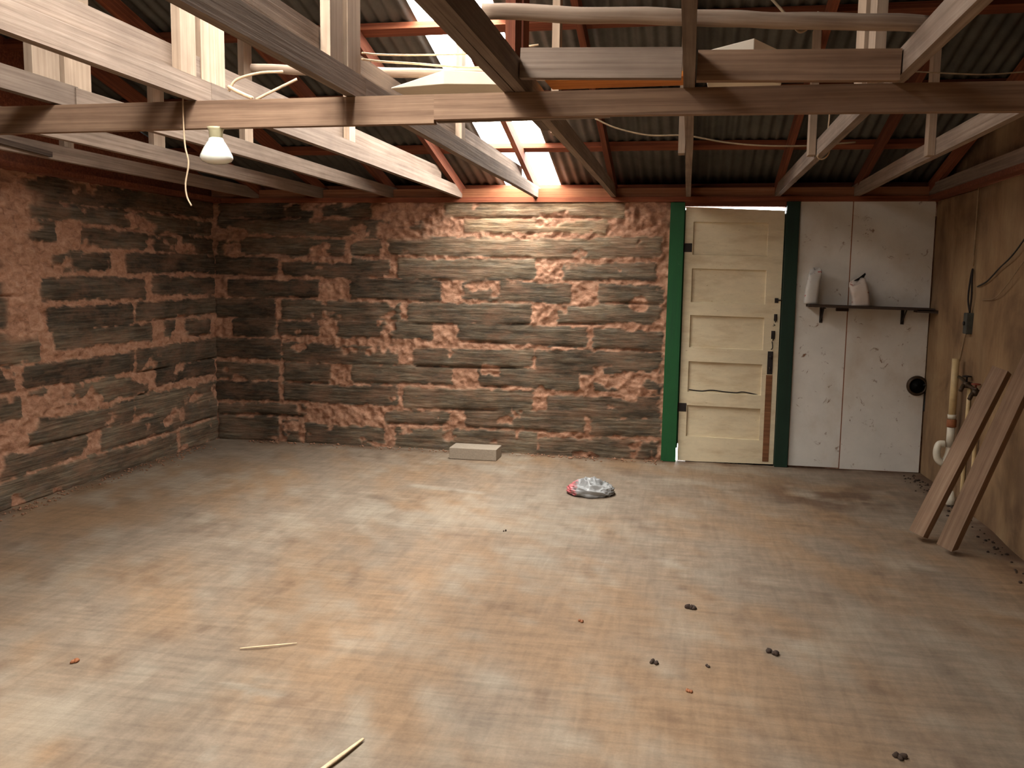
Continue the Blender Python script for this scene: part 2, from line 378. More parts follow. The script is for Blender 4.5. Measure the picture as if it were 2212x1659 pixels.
# hewn timber walls -----------------------------------------------------
# each timber: u0, u1, v0, v1, tone 0..1, mud smear 0..1
BT = [(-2.05,-.53,2.0,2.13,.8,.1),(-1.89,-.67,1.87,1.985,.85,.25),(-2.55,-.22,1.685,1.84,.6,.05),(-2.89,-2.62,1.68,1.8,.5,.6),(-2.47,-1.26,1.49,1.665,.5,.0),(-1.03,-.26,1.5,1.63,.4,.05),
 (-2.89,-2.54,1.51,1.65,.3,.3),(-2.9,-2.08,1.29,1.47,.1,0),(-1.89,-.96,1.3,1.46,.35,.1),(-.72,-.2,1.31,1.46,.4,.15),(-3.55,-2.45,1.12,1.29,.3,.02),(-2.38,-1.29,1.11,1.285,.35,0),(-1.07,-.2,1.13,1.28,.45,.3),
 (-3.02,-2.15,.95,1.11,.3,.2),(-1.93,-.82,.94,1.105,.25,0),(-.76,-.19,.92,1.08,.3,.15),(-3.55,-2.47,.74,.905,.25,.2),(-2.32,-1.27,.74,.895,.4,.02),(-1.25,-.19,.71,.9,.25,.02),
 (-2.9,-1.97,.56,.72,.35,.4),(-1.74,-.88,.56,.73,.35,.05),(-.75,-.18,.55,.69,.3,.45),(-3.55,-2.47,.38,.545,.25,.1),(-2.42,-1.26,.37,.55,.5,.03),(-1.14,-.19,.34,.52,.2,.1),
 (-2.59,-1.99,.21,.32,.3,.1),(-1.86,-.82,.2,.37,.4,.08),(-.77,-.18,.18,.35,.35,.3),(-3.34,-2.59,-.02,.18,.3,.1),(-2.49,-1.22,-.02,.19,.45,.08),(-1.21,-.2,-.02,.165,.4,.2),
 (-4.14,-2.7,2.0,2.13,.15,.25),(-4.15,-2.2,1.84,1.98,.35,.5),(-4.15,-2.95,1.68,1.82,.3,.55),(-4.19,-3.58,1.5,1.66,.05,.0),(-3.54,-2.6,1.5,1.62,.1,.1),(-4.06,-3.19,1.31,1.46,.05,0),
 (-4.19,-3.62,1.12,1.29,.05,0),(-4.03,-3.61,.94,1.11,.1,0),(-3.59,-3.2,.96,1.08,.1,.1),(-4.2,-3.56,.745,.92,.1,0),(-4.21,-3.59,.57,.72,.3,.05),(-3.54,-3.1,.56,.73,.3,.3),(-4.22,-3.59,.37,.54,.0,0),
 (-4.19,-3.34,.23,.33,.25,.4),(-4.19,-3.6,-.02,.21,.3,.1),(-3.56,-3.4,-.02,.19,.3,.3)]
LT = [(3.4,7.6,1.98,2.13,.1,.1),(5.23,7.57,1.84,1.97,.35,.3),(5.76,6.99,1.68,1.81,.25,.2),(7.08,7.58,1.68,1.82,.1,.2),(4.4,5.5,1.7,1.84,.35,.6),(5.45,6.08,1.52,1.64,.2,.15),(6.28,7.6,1.5,1.65,.05,0),
 (5.33,6.52,1.3,1.455,.2,.12),(6.6,7.6,1.32,1.47,.15,.05),(4.2,5.14,1.36,1.44,.2,.1),(5.38,6.34,1.11,1.27,.1,0),(6.38,7.6,1.14,1.28,.2,.02),(4.2,5.07,1.13,1.34,.1,0),(5.43,6.59,.96,1.095,.3,.15),(6.77,7.5,.96,1.1,.25,.3),
 (4.2,5.3,.92,1.12,.45,.1),(5.13,6.33,.75,.9,.1,.02),(6.36,7.6,.74,.92,.2,.02),(4.2,5.05,.74,.9,.1,.1),(6.62,7.55,.59,.73,.0,.15),(5.1,6.5,.56,.72,.5,.7),(6.32,7.58,.38,.54,.5,.25),(5.15,6.3,.36,.53,.3,.35),
 (5.9,7.57,.2,.37,.35,.2),(4.7,5.75,.2,.33,.3,.5),(4.6,6.9,-.02,.17,.45,.2),(6.95,7.6,-.02,.17,.5,.3),(3.0,4.5,-.02,.17,.3,.2),(3.1,5.1,.56,.7,.3,.3),(3.0,4.1,.95,1.1,.3,.2),(2.9,4.1,1.32,1.46,.3,.2),(3.2,5.0,1.52,1.64,.3,.5)]
rg = random.Random(3)
for r in range(11):                      # nearer part of the left wall
    u = -.9 + rg.random()*.5
    while u < 2.9:
        l = .8+rg.random()*.6; LT.append((u, min(u+l, 3.0), .03+r*.186, .17+r*.186, rg.random()*.4, rg.random()*.3)); u += l+.1+rg.random()*.12
def tie_fields(T, seed, mudpatch=None):
    def calc(u, v):
        key = (seed, u.shape)
        if key in CACHE: return CACHE[key]
        wob = (fbm(u*7, v*14, seed, 4)-.5)*.055; wob2 = (fbm(u*16, v*40, seed+5, 5)-.5)*.060
        best = np.full(u.shape, -1.); tone = np.zeros(u.shape); smear = np.zeros(u.shape); under = np.zeros(u.shape)
        for i, (u0, u1, v0, v1, t, s) in enumerate(T):
            cu, cv, hu, hv = (u0+u1)/2, (v0+v1)/2, (u1-u0)/2, (v1-v0)/2
            bend = .012*np.sin((u-u0)*2.1+i)
            dx = np.abs(u-cu)-hu+.02; dy = np.abs(v-cv-bend)-hv+.02
            d = .02-(np.hypot(np.maximum(dx, 0), np.maximum(dy, 0))+np.minimum(np.maximum(dx, dy), 0))
            k = d > best; best = np.where(k, d, best); tone = np.where(k, t, tone); smear = np.where(k, s, smear)
            ins = (np.abs(u-cu) < hu-.02)
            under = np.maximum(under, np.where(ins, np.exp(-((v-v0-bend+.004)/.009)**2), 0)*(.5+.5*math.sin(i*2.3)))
        sg = best+.009+wob*(.35+1.3*smear)+wob2*.8
        n = fbm(u*5, v*7, seed+40, 5)
        mask = sstep(.0, .012, sg)*(1-sstep(.72-.32*smear, .78-.32*smear, n)*(smear > .01))
        if mudpatch is not None: mask = mask*(1-mudpatch(u, v))
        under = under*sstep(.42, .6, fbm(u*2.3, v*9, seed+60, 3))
        grain = fbm(u*3, v*70, seed+70, 4)-.5; lump = fbm(u*22, v*22, seed+80, 5)-.5; big = fbm(u*4, v*6, seed+90, 3)-.5
        h = mask*(.020+.012*grain+.010*big) + (1-mask)*(.010+.060*lump+.022*big) - .040*under
        # rounded edges of timbers
        h = h - mask*.012*np.exp(-np.maximum(sg, 0)/.012)
        tone2 = np.clip(tone + .25*(fbm(u*1.5, v*3, seed+99, 3)-.5), 0, 1)
        mk = np.clip(mask, 0, 1)
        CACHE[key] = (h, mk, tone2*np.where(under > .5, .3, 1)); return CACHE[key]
    return calc
CACHE = {}
mp = lambda u, v: np.clip(sstep(.9, .6, np.hypot((u+2.35)/.6, (v-1.93)/.16))*sstep(.35, .55, fbm(u*6, v*6, 77, 4)), 0, 1)
tb = tie_fields(BT, 101, mp)
def mudl(u, v):   # mud mended strip near the left frame edge
    c = 5.12+.25*(1.5-v)*.3
    return np.clip(sstep(.20, .10, np.abs(u-c+.1*(fbm(u*3, v*4, 9, 3)-.5)))*sstep(1.02, 1.1, v)*.95 + sstep(1.9, 1.95, v)*sstep(5.5, 5.2, u)*sstep(2.05, 2.0, v)*.9, 0, 1)
tl = tie_fields(LT, 202, mudl)
U = np.arange(XL-.0, -.13, .0105); V = np.append(np.arange(-.02, WT, .0105), WT)
wb = grid_mesh('wall_back', U, V, lambda u, v: (u, YB - tb(u, v)[0], v), {'tie': lambda u, v: tb(u, v)[1], 'tone': lambda u, v: tb(u, v)[2]}, M['tie'],
               back=[(XL-.25, -.10, YB+.045, YB+.3, -.02, WT), (.80, XR+.25, YB+.005, YB+.3, -.02, WT), (-.10, .80, YB+.05, YB+.3, 2.105, WT)])
Ul = np.arange(YF, YB+.01, .0125)
GZ = lambda y: np.where(y >= RY, 2.30+SL*(YB-y), 2.30+SL*((YB-RY)-(RY-y)))
wl = grid_mesh('wall_left', Ul[::-1], V, lambda u, v: (XL + tl(u, v)[0], u, v), {'tie': lambda u, v: tl(u, v)[1], 'tone': lambda u, v: tl(u, v)[2]}, M['tie'],
               back=[(XL-.3, XL-.045, YF-.2, YB+.3, -.02, WT)])
# plastered right wall
def rfun(u, v): return (XR - .012*fbm(u*2, v*2, 31, 4) - .01*np.sin(u*5+v), u, v)
wr = grid_mesh('wall_right', np.arange(YF, YB+.03, .03), np.append(np.arange(-.02, WT, .03), WT), rfun, {}, M['plaster'], back=[(XR+.02, XR+.3, YF-.2, YB+.3, -.02, WT)])
bm = bmesh.new(); box(bm, XL-.3, XR+.3, YF-.3, YF, -.02, WT+.2); wf = fin(bm, 'wall_front', M['plaster']); wf['kind'] = 'structure'
# board-clad gables above the side walls
for nm, x0, x1 in (('left', XL-.06, XL-.035), ('right', XR+.02, XR+.045)):
    bm = bmesh.new()
    pts = [(YF-.2, WT), (YB+.3, WT), (YB+.3, roof_z(YB+.3, 2.342)), (RY, roof_z(RY, 2.342)), (YF-.2, roof_z(YF-.2, 2.342))]
    a = [bm.verts.new((x0, y, z)) for y, z in pts]; b = [bm.verts.new((x1, y, z)) for y, z in pts]
    bm.faces.new(a); bm.faces.new(b[::-1])
    for i in range(5): bm.faces.new((a[i], b[i], b[(i+1) % 5], a[(i+1) % 5]))
    bmesh.ops.recalc_face_normals(bm, faces=bm.faces)
    g = fin(bm, 'wall_gable_'+nm, M['red'] if nm == 'left' else M['plaster']); g['kind'] = 'structure'
# plates and eave board
def trim(n, *a, mat='red'):
    bm = bmesh.new(); box(bm, *a); o = fin(bm, n, M[mat]); o['kind'] = 'structure'; return o
trim('trim_1', XL, XR, YB-.035, YB+.12, WT, 2.17)            # plate on the back wall
trim('trim_2', XL, XL+.11, YF, YB-.035, WT+.005, 2.17)              # plate on the left wall
trim('trim_3', XR-.09, XR, YF, YB-.035, WT+.005, 2.17)              # plate on the right wall
trim('trim_4', XL-.3, XR+.3, YB+.28, YB+.30, WT, 2.29)
trim('trim_7', XL, XR, YB-.005, YB+.03, 2.17, 2.243, mat='eave')           # eave board
trim('trim_5', XL-.3, XR+.3, YF-.16, YF-.13, WT, 2.328)

# corrugated roof ----------------------------------------------------------
def sheet(bm, x0, x1, y0, y1, base=2.345, amp=.009, pitch=.0762, n=8, off=0):
    """surface wave running down the slope"""
    k = int(round((x1-x0)/pitch*n)); rows = []
    ys = [y0+(y1-y0)*i/6 for i in range(7)]
    for y in ys:
        zc = roof_z(y, base)+off
        rows.append([(bm.verts.new((x0+(x1-x0)*i/k, y, zc+amp*math.sin(2*math.pi*(x0+(x1-x0)*i/k)/pitch)))) for i in range(k+1)])
    for a, b in zip(rows, rows[1:]):
        for i in range(k): bm.faces.new((a[i], a[i+1], b[i+1], b[i]))
def solid(o, t=.0015):
    md = o.modifiers.new('solid', 'SOLIDIFY'); md.thickness = t; md.offset = 1
bm = bmesh.new()
for (a, b) in ((XL-.35, SX0), (SX1, XR+.35)):
    sheet(bm, a, b, RY, YB+.35); sheet(bm, a, b, YF-.35, RY-.0001)
ce = fin(bm, 'ceiling', M['roof'], smooth=True); ce['kind'] = 'structure'; solid(ce)
bm = bmesh.new(); 
for s in (1, -1):
    vs = [bm.verts.new((x, RY+dy, roof_z(RY, 2.362)+dz)) for x in (XL-.35, XR+.35) for dy, dz in ((0, .01), (s*.16, -.03))]
    bm.faces.new((vs[0], vs[1], vs[3], vs[2]))
rc = fin(bm, 'trim_6', M['roof']); rc['kind'] = 'structure'; solid(rc)
for i, (y0, y1) in enumerate(((RY+.02, YB+.35), (YF-.35, RY-.02))):
    bm = bmesh.new(); sheet(bm, SX0-.03, SX1+.03, y0, y1, off=.004)
    w = fin(bm, 'window_%d' % (i+1), M['clear'], smooth=True); w['kind'] = 'structure'

# ------------------------------------------------------------------ purlins
for y, lab in ((7.8, 'red pine batten just above the back wall plate under the metal roof'),
               (6.93, 'red pine batten seen beneath the cross beam across the metal roof'),
               (6.08, 'red pine batten seen mostly hidden behind the thick cross beam'),
               (5.2, 'orange lit pine batten crossing above the cross beam behind the pole'),
               (4.35, 'high pine batten nearest the ridge on the far roof slope')):
    z = roof_z(y, 2.2+.092+.021); p = board('roof_purlin', (XL-.2, y, z), (XR+.2, y, z), .089, .038, M['red'], upv=(0, SL, 1), wob=.012, seed=int(y*10))
    tag(p, lab, 'roof batten', 'battens carrying the metal roof')
for y, lab in ((2.4, 'first'), (1.5, 'second'), (.6, 'third'), (-.3, 'fourth'), (-.9, 'last')):
    z = roof_z(y, 2.2+.092+.021); p = board('roof_purlin', (XL-.2, y, z), (XR+.2, y, z), .089, .038, M['red'], upv=(0, -SL, 1), wob=.012, seed=int(y*10))
    tag(p, lab+' pine batten from the ridge on the near roof slope', 'roof batten', 'battens under the near roof slope')

# ------------------------------------------------------------------ trusses
T, HH = .038, .089
def truss(x, lab, posts, upper=False, double=False, side=0, near_off=0, far_off=0, far0=3.45, near1=3.47, tint='joist'):
    root = empty('roof_truss', (x, YB, 2.17), lab, 'roof truss', 'roof trusses')
    zc = 2.17+HH/2; s = int((x+9)*10)
    board('bottom_chord', (x+far_off, far0, zc), (x+far_off, YB+.1, zc), T, HH, M[tint], root, wob=.006, seed=s)
    board('bottom_chord', (x+near_off, YF-.05, zc), (x+near_off, near1, zc), T, HH, M[tint], root, wob=.004, seed=s+1)
    if upper:
        board('upper_brace', (x-.045, .8, 2.315), (x-.045, 7.08, 2.315), T, HH, M[tint], root, wob=.006, seed=s+2)
    if double:
        board('sister_chord', (x-T-.004, YF, zc), (x-T-.004, 4.2, zc), T, HH, M[tint], root, wob=.004, seed=s+3)
    ux = (0, SL, 1)
    c = .0459                           # half the vertical depth of a rafter
    board('rafter', (x, RY, roof_z(RY, 2.2)+c), (x, YB+.3, roof_z(YB+.3, 2.2)+c), T, HH, M['red'], root, upv=ux)
    board('rafter', (x, RY, roof_z(RY, 2.2)+c), (x, YF-.3, roof_z(YF-.3, 2.2)+c), T, HH, M['red'], root, upv=(0, -SL, 1))
    for (y0, y1, zb, dx, mt) in posts:
        yc = (y0+y1)/2; zt = roof_z(yc, 2.2)+.05
        board('web_post', (x+dx, yc, zb), (x+dx, yc, zt), T*.95, y1-y0, M[mt], root, upv=(0, 1, 0))
    return root
# rows: x, label, posts
dl = .0
truss(-3.77, 'leftmost roof truss, running just inside the left wall', [(5.07, 5.16, 2.2, -.03, 'post'), (3.25, 3.4, 2.2, -.03, 'post')])
truss(-3.17, 'second roof truss from the left wall with a shadowed lower chord', [(5.08, 5.2, 2.2, -.03, 'post'), (3.25, 3.37, 2.2, -.038, 'post'), (3.43, 3.6, 2.2, -.038, 'post')])
truss(-2.53, 'third roof truss from the left with two broad pale posts', [(5.0, 5.1, 2.2, -.038, 'post'), (3.25, 3.41, 2.22, -.038, 'post'), (3.44, 3.61, 2.22, -.038, 'post')])
truss(-1.92, 'truss above the light bulb with bright paired posts left of the skylight', [(4.99, 5.08, 2.25, -.006, 'post'), (3.24, 3.35, 2.25, -.006, 'post'), (3.45, 3.64, 2.25, -.040, 'post')], upper=True)
truss(-1.27, 'truss directly under the clear roof panels with grained grey lower chord', [(5.0, 5.08, 2.25, -.006, 'post'), (3.10, 3.22, 2.24, -.002, 'post'), (3.27, 3.40, 2.24, -.002, 'post')], upper=True)
truss(-.62, 'dark shadowed truss just right of the skylight opening', [(4.45, 4.54, 2.2, -.04, 'post'), (3.28, 3.40, 2.2, -.03, 'red'), (3.44, 3.56, 2.2, -.03, 'red')], double=True)
truss(-.02, 'truss seen end-on left of the green door frame', [(5.15, 5.24, 2.19, -.04, 'post')], far_off=0)
truss(.67, 'truss right of the green door with a wire loop over its lower chord', [(5.2, 5.29, 2.18, -.04, 'post'), (3.46, 3.59, 2.22, -.04, 'post'), (3.68, 3.86, 2.22, -.04, 'post')])
truss(1.27, 'truss over the white wall panels with a single post near its middle', [(5.2, 5.28, 2.17, -.04, 'post')])
truss(1.82, 'dark rightmost truss against the plastered wall', [(5.2, 5.28, 2.19, -.03, 'red')])

# cross beam under the trusses ---------------------------------------------
cb = empty('cross_beam', (-1.2, 3.352, 2.06), 'long timber beam crossing the room beneath the roof trusses', 'beam')
def bowed(name, xs, zb, zt, mat, parent, y0=3.333, y1=3.371):
    bm = bmesh.new(); rings = []
    for x, a, b in zip(xs, zb, zt): rings.append([bm.verts.new(p) for p in ((x, y0, a), (x, y1, a), (x, y1, b), (x, y0, b))])
    for a, b in zip(rings, rings[1:]):
        for k in range(4): bm.faces.new((a[k], b[k], b[(k+1) % 4], a[(k+1) % 4]))
    bm.faces.new(rings[0]); bm.faces.new(rings[-1][::-1]); bmesh.ops.recalc_face_normals(bm, faces=bm.faces)
    return fin(bm, name, mat, parent)
bowed('beam_section', [XL-.03, -2.8, -1.9, -.945], [2.055, 2.058, 2.064, 2.066], [2.162, 2.165, 2.168, 2.170], M['beam'], cb)
bowed('beam_section', [-.945, -.35, .5, 1.1, XR+.02], [2.079, 2.083, 2.076, 2.068, 2.060], [2.170, 2.171, 2.170, 2.165, 2.16], M['beam'], cb)
bowed('splice_board', [-.945, -.6, -.3], [2.076, 2.079, 2.083], [2.165, 2.165, 2.165], M['joist'], cb, 3.373, 3.40)

# blocking between trusses --------------------------------------------------
b1 = board('blocking', (-.595, 3.2, 2.238), (-.045, 3.2, 2.222), .038, .10, M['joist']); tag(b1, 'grey lumber blocking above the cross beam, left of the end-on truss', 'blocking', 'blocking boards between the trusses')
b2 = board('blocking', (.005, 3.2, 2.212), (.645, 3.2, 2.196), .038, .098, M['beam']); tag(b2, 'dark lumber blocking above the cross beam, below the small carton', 'blocking', 'blocking boards between the trusses')

# poles, boards and cartons lying on the trusses ------------------------------
def pole(name, p0, p1, r0, r1, lab):
    bm = bmesh.new(); p0, p1 = Vector(p0), Vector(p1); n = 14
    pts = [p0.lerp(p1, i/n)+Vector((0, .006*mnoise.noise(Vector((i*.7, r0*99, 0))), .008*mnoise.noise(Vector((i*.5, r1*77, 3))))) for i in range(n+1)]
    tube(bm, pts, lambda t: r0+(r1-r0)*t+.0025*mnoise.noise(Vector((t*9, r0*50, 1))), 14, k=3)
    for f in bm.faces: f.smooth = len(f.verts) == 4
    d = (p1-p0).normalized(); s = Vector((0, 0, 1)).cross(d).normalized(); u = d.cross(s)
    Mx = Matrix((d, s, u)).transposed().to_4x4(); Mx.translation = (p0+p1)/2
    me = bpy.data.meshes.new(name); bmesh.ops.transform(bm, matrix=Mx.inverted(), verts=bm.verts); bm.to_mesh(me); bm.free()
    o = link(name, me, M['pole']); o.matrix_world = Mx; tag(o, lab, 'pole', 'peeled poles lying on the trusses'); return o
pole('wooden_pole', (-.63, 2.74, 2.286), (.70, 3.08, 2.290), .0235, .026, 'long peeled pole lying across the trusses at top right')
pole('wooden_pole', (-1.985, 3.97, 2.432), (-.60, 4.02, 2.372), .020, .023, 'short peeled pole in front of the skylight, left end jutting out')
def carton(name, P, h, mat, lab, cat, group=None, z0=2.262):
    bm = bmesh.new(); a = [bm.verts.new((x, y, z0)) for x, y in P]; b = [bm.verts.new((x, y, z0+hh)) for (x, y), hh in zip(P, h)]
    bm.faces.new(a[::-1]); bm.faces.new(b); n = len(P)
    for i in range(n): bm.faces.new((a[i], a[(i+1) % n], b[(i+1) % n], b[i]))
    bmesh.ops.recalc_face_normals(bm, faces=bm.faces)
    o = fin(bm, name, mat, bev=.003); tag(o, lab, cat, group); return o
carton('cardboard_carton', [(-1.22, 3.66), (-.98, 3.60), (-.75, 3.64), (-.72, 3.95), (-1.2, 3.95)], [.004, .055, .045, .05, .05], M['card'], 'bright pale cardboard piece on trusses below the skylight', 'cardboard')
carton('cardboard_carton', [(.04, 3.62), (.21, 3.60), (.33, 3.78), (.3, 4.0), (.06, 3.98)], [.10, .135, .125, .13, .12], M['card'], 'small tan carton on the dark blocking beside the end-on truss', 'cardboard')
ob = board('loose_board', (-.57, 3.68, 2.272), (-.03, 3.66, 2.272), .16, .02, M['orange'], upv=(0, 0, 1)); tag(ob, 'orange stained board lying flat behind the grey blocking', 'board')
ls = board('loose_board', (-3.72, 3.6, 2.255), (-3.71, 4.88, 2.190), .02, .03, M['darkshelf']); tag(ls, 'thin dark batten nailed to the leftmost truss', 'board')
ls.location.x = -3.735

# ------------------------------------------------------------------ bulb and cords
bl = empty('ceiling_bulb', (-1.832, 3.352, 2.066), 'flood bulb in a porcelain holder hanging under the cross beam', 'light bulb')
bm = bmesh.new(); lathe(bm, [(.034, 0.003), (.030, -.006), (.027, -.012), (.026, -.034), (.022, -.038)], (-1.832, 3.352, 2.066)); fin(bm, 'lamp_holder', M['porcelain'], bl, True)
bm = bmesh.new(); lathe(bm, [(.021, -.034), (.028, -.040), (.031, -.050), (.036, -.056), (.049, -.078), (.061, -.103), (.0635, -.115), (.056, -.127), (.035, -.136), (.01, -.139)], (-1.832, 3.352, 2.066), 36)
mb, N, L, P = newmat('frosted_bulb_glass'); P.inputs['Base Color'].default_value = S(226, 228, 214); P.inputs['Roughness'].default_value = .15; P.inputs['Coat Weight'].default_value = .4
P.inputs['Subsurface Weight'].default_value = .1
fin(bm, 'bulb', mb, bl, True)
def cord(name, pts, r, mat, lab, group=None, n=6, cat='cord'):
    bm = bmesh.new(); tube(bm, pts, r, n); o = fin(bm, name, mat, smooth=True); tag(o, lab, cat, group); return o
cord('pull_cord', [(-1.948, 3.318, 2.2), (-1.950, 3.318, 2.12), (-1.946, 3.318, 2.0), (-1.933, 3.318, 1.93), (-1.948, 3.318, 1.85), (-1.943, 3.318, 1.80), (-1.925, 3.318, 1.765)], .0032, M['rope'], 'frayed pale pull cord hanging beside the light bulb')
cord('slack_wire', [(-1.25, 3.41, 2.345), (-1.235, 3.6, 2.383), (-1.13, 3.8, 2.425), (-.9, 3.82, 2.43), (-.635, 3.8, 2.45)], .004, M['rope'], 'upper of two pale wires strung before the skylight', 'pale wires before the skylight')
cord('slack_wire', [(-1.25, 3.41, 2.322), (-1.235, 3.58, 2.352), (-1.15, 3.75, 2.38), (-.9, 3.82, 2.372), (-.635, 3.8, 2.385)], .005, M['rope'], 'lower of two pale wires strung before the skylight', 'pale wires before the skylight')
k = 5.6/4.9
cord('sagging_wire', [(x*k, 5.6, 1.5+(z-1.5)*k) for x, z in ((-.51, 2.34), (-.4, 2.29), (-.23, 2.25), (-.04, 2.245), (.15, 2.21), (.33, 2.19), (.57, 2.185), (.8, 2.2))], .005, M['cord'], 'tan cable sagging between trusses above the panel door', n=6)
cord('wire_loop', [(.70, 5.12, 2.42), (.695, 5.12, 2.3), (.672, 5.12, 2.2), (.650, 5.13, 2.162), (.68, 5.15, 2.15), (.712, 5.15, 2.19), (.716, 5.16, 2.32)], .004, M['rope'], 'thin wire loop slung under the truss right of the door')
cord('hooked_cable', [(.20, 3.0, 2.385), (.26, 3.0, 2.32), (.30, 3.0, 2.268), (.318, 3.0, 2.262), (.34, 3.0, 2.28), (.362, 3.0, 2.318)], .0045, M['cord'], 'bent cable hooked over the long pole at upper right')
cord('sagging_wire', [(.72, 4.2, 2.40), (.93, 4.2, 2.385), (1.1, 4.2, 2.372), (1.2, 4.2, 2.368), (1.35, 4.2, 2.375), (1.82, 4.2, 2.40)], .003, M['cord'], 'dark wire sagging near the right edge above the cross beam')
for i, (P_, r) in enumerate((([(-1.80, 3.40, 2.215), (-1.77, 3.41, 2.26), (-1.68, 3.42, 2.285), (-1.585, 3.43, 2.29)], .0055), ([(-1.68, 3.39, 2.178), (-1.64, 3.40, 2.20), (-1.53, 3.44, 2.262)], .0055))):
    cord('cable_end', P_, r, M['rope'], ('upper curved cut cable end beside the light bulb', 'lower straight cut cable end beside the light bulb')[i], 'pale cut cables on the cross beam')
cord('cable_clamp', [(-1.80, 3.40, 2.232), (-1.76, 3.385, 2.212), (-1.72, 3.38, 2.194), (-1.69, 3.38, 2.182)], .008, M['rope'], 'knotted pale cable join resting on the cross beam')

# ------------------------------------------------------------------ door
door = empty('door_1', (.35, YB+.02, 0), None, None); del_keys = [k for k in ('label', 'category') if k in door]; door['kind'] = 'structure'
def sbox(name, mat, parent, *a, bev=.0015):
    bm = bmesh.new(); box(bm, *a); return fin(bm, name, mat, parent, bev=bev)
DX0, DX1 = -.037, .738
# five-panel leaf: stiles and rails are one mesh with sunk panels
bm = bmesh.new()
F0, F1, FP = YB+.0, YB+.040, YB+.024
PX0, PX1 = .028, .617
panels = [(.215, .475), (.585, .84), (.955, 1.22), (1.325, 1.60), (1.71, 1.975)]
xs = [DX0, PX0, PX1, DX1]; top = lambda x: 2.092-.030*(x-DX0)/(DX1-DX0)
zs = [.006]+[z for p in panels for z in p]+[None]
def zt_(z, x): return top(x) if z is None else z-.012*(x-DX0)/(DX1-DX0)
V_ = [[bm.verts.new((x, F0, zt_(z, x))) for x in xs] for z in zs]
holes = []
for j in range(len(zs)-1):
    for i in range(3):
        f = bm.faces.new((V_[j][i], V_[j][i+1], V_[j+1][i+1], V_[j+1][i]))
        if i == 1 and j % 2 == 1: holes.append(f)
for f in holes:
    r = bmesh.ops.inset_individual(bm, faces=[f], thickness=.007, depth=0)
    for v in f.verts: v.co.y = FP
bord = [e for e in bm.edges if len(e.link_faces) == 1]
r = bmesh.ops.extrude_edge_only(bm, edges=bord)
for v in [g for g in r['geom'] if isinstance(g, bmesh.types.BMVert)]: v.co.y = F1
bmesh.ops.contextual_create(bm, geom=[e for e in bm.edges if len(e.link_faces) == 1])
bmesh.ops.recalc_face_normals(bm, faces=bm.faces)
leaf = fin(bm, 'door_leaf', M['door'], door)
sbox('edge_strip', M['rawbrown'], leaf, .650, .700, F0-.003, F0+.004, .03, .745)
# split along the fourth panel
bm = bmesh.new(); tube(bm, [(PX0+.01, FP-.0, .60), (.14, FP-.001, .592), (.22, FP-.002, .602), (.33, FP-.001, .592), (.42, FP-.001, .588), (.48, FP-.002, .596), (.6, FP, .575)], .005, 6)
fin(bm, 'panel_crack', M['iron'], leaf)
for z in (1.765, .455):
    h = sbox('hinge', M['iron'], leaf, -.055, .022, F0-.006, F0+.002, z-.035, z+.035)
    bm = bmesh.new(); lathe(bm, [(.006, -.04), (.006, .04)], (-.045, F0-.008, z), 10); fin(bm, 'hinge_pin', M['iron'], h)
lk = sbox('lock_plate', M['iron'], leaf, .655, .697, F0-.006, F0+.001, .752, .938)
bm = bmesh.new(); lathe(bm, [(.012, 0), (.012, -.008), (.008, -.012), (.008, -.035)], (.678, F0-.005, .895), 14, 'Y'); fin(bm, 'spindle', M['iron'], lk)
bm = bmesh.new(); tube(bm, [(.672, F0-.008, .81), (.676, F0-.02, .80), (.676, F0-.008, .785)], .004); fin(bm, 'key', M['brass'], lk)
def hook(name, x, z, s=1.):
    bm = bmesh.new(); box(bm, x-.012*s, x+.012*s, F0-.004, F0, z-.03*s, z+.025*s)
    tube(bm, [(x-.004, F0-.006, z+.022*s), (x, F0-.022, z+.01*s), (x+.003, F0-.026, z-.012*s), (x, F0-.006, z-.04*s)], .004*s)
    return fin(bm, name, M['iron'], leaf)
hook('hook_latch', .703, 1.215); hook('hook_latch', .69, 1.075, 1.2)
bm = bmesh.new(); box(bm, .690, .718, F0-.006, F0, 1.330, 1.368); tube(bm, [(.700, F0-.012, 1.35), (.73, F0-.014, 1.352), (.762, F0-.018, 1.358)], .005); fin(bm, 'slide_bolt', M['iron'], leaf)
bm = bmesh.new(); tube(bm, [(.690, F0-.008, 1.16), (.700, F0-.012, 1.15), (.684, F0-.012, 1.145)], .003); fin(bm, 'latch_pin', M['iron'], leaf)
bm = bmesh.new(); tube(bm, [(.684, F0-.008, 1.02), (.688, F0-.02, .99), (.688, F0-.02, .965), (.680, F0-.01, .955)], .004); fin(bm, 'chain_end', M['iron'], leaf)
# frame: green casings and jambs, slightly out of plumb as the real one
def slab(name, mat, parent, P, y0, y1):
    bm = bmesh.new(); a = [bm.verts.new((x, y0, z)) for x, z in P]; b = [bm.verts.new((x, y1, z)) for x, z in P]
    bm.faces.new(a); bm.faces.new(b[::-1]); n = len(P)
    for i in range(n): bm.faces.new((a[i], b[i], b[(i+1) % n], a[(i+1) % n]))
    bmesh.ops.recalc_face_normals(bm, faces=bm.faces); return fin(bm, name, mat, parent, bev=.0015)
slab('casing', M['green'], door, [(-.172, 0), (-.05, 0), (-.045, 2.125), (-.158, 2.125)], YB-.045, YB-.004)
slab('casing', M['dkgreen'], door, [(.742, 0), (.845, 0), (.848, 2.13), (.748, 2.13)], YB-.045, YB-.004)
slab('jamb', M['green'], door, [(-.105, .11), (-.040, .11), (-.040, 2.12), (-.105, 2.12)], YB-.004, YB+.16)
slab('jamb', M['green'], door, [(-.105, 0), (-.062, 0), (-.058, .11), (-.105, .11)], YB-.004, YB+.16)
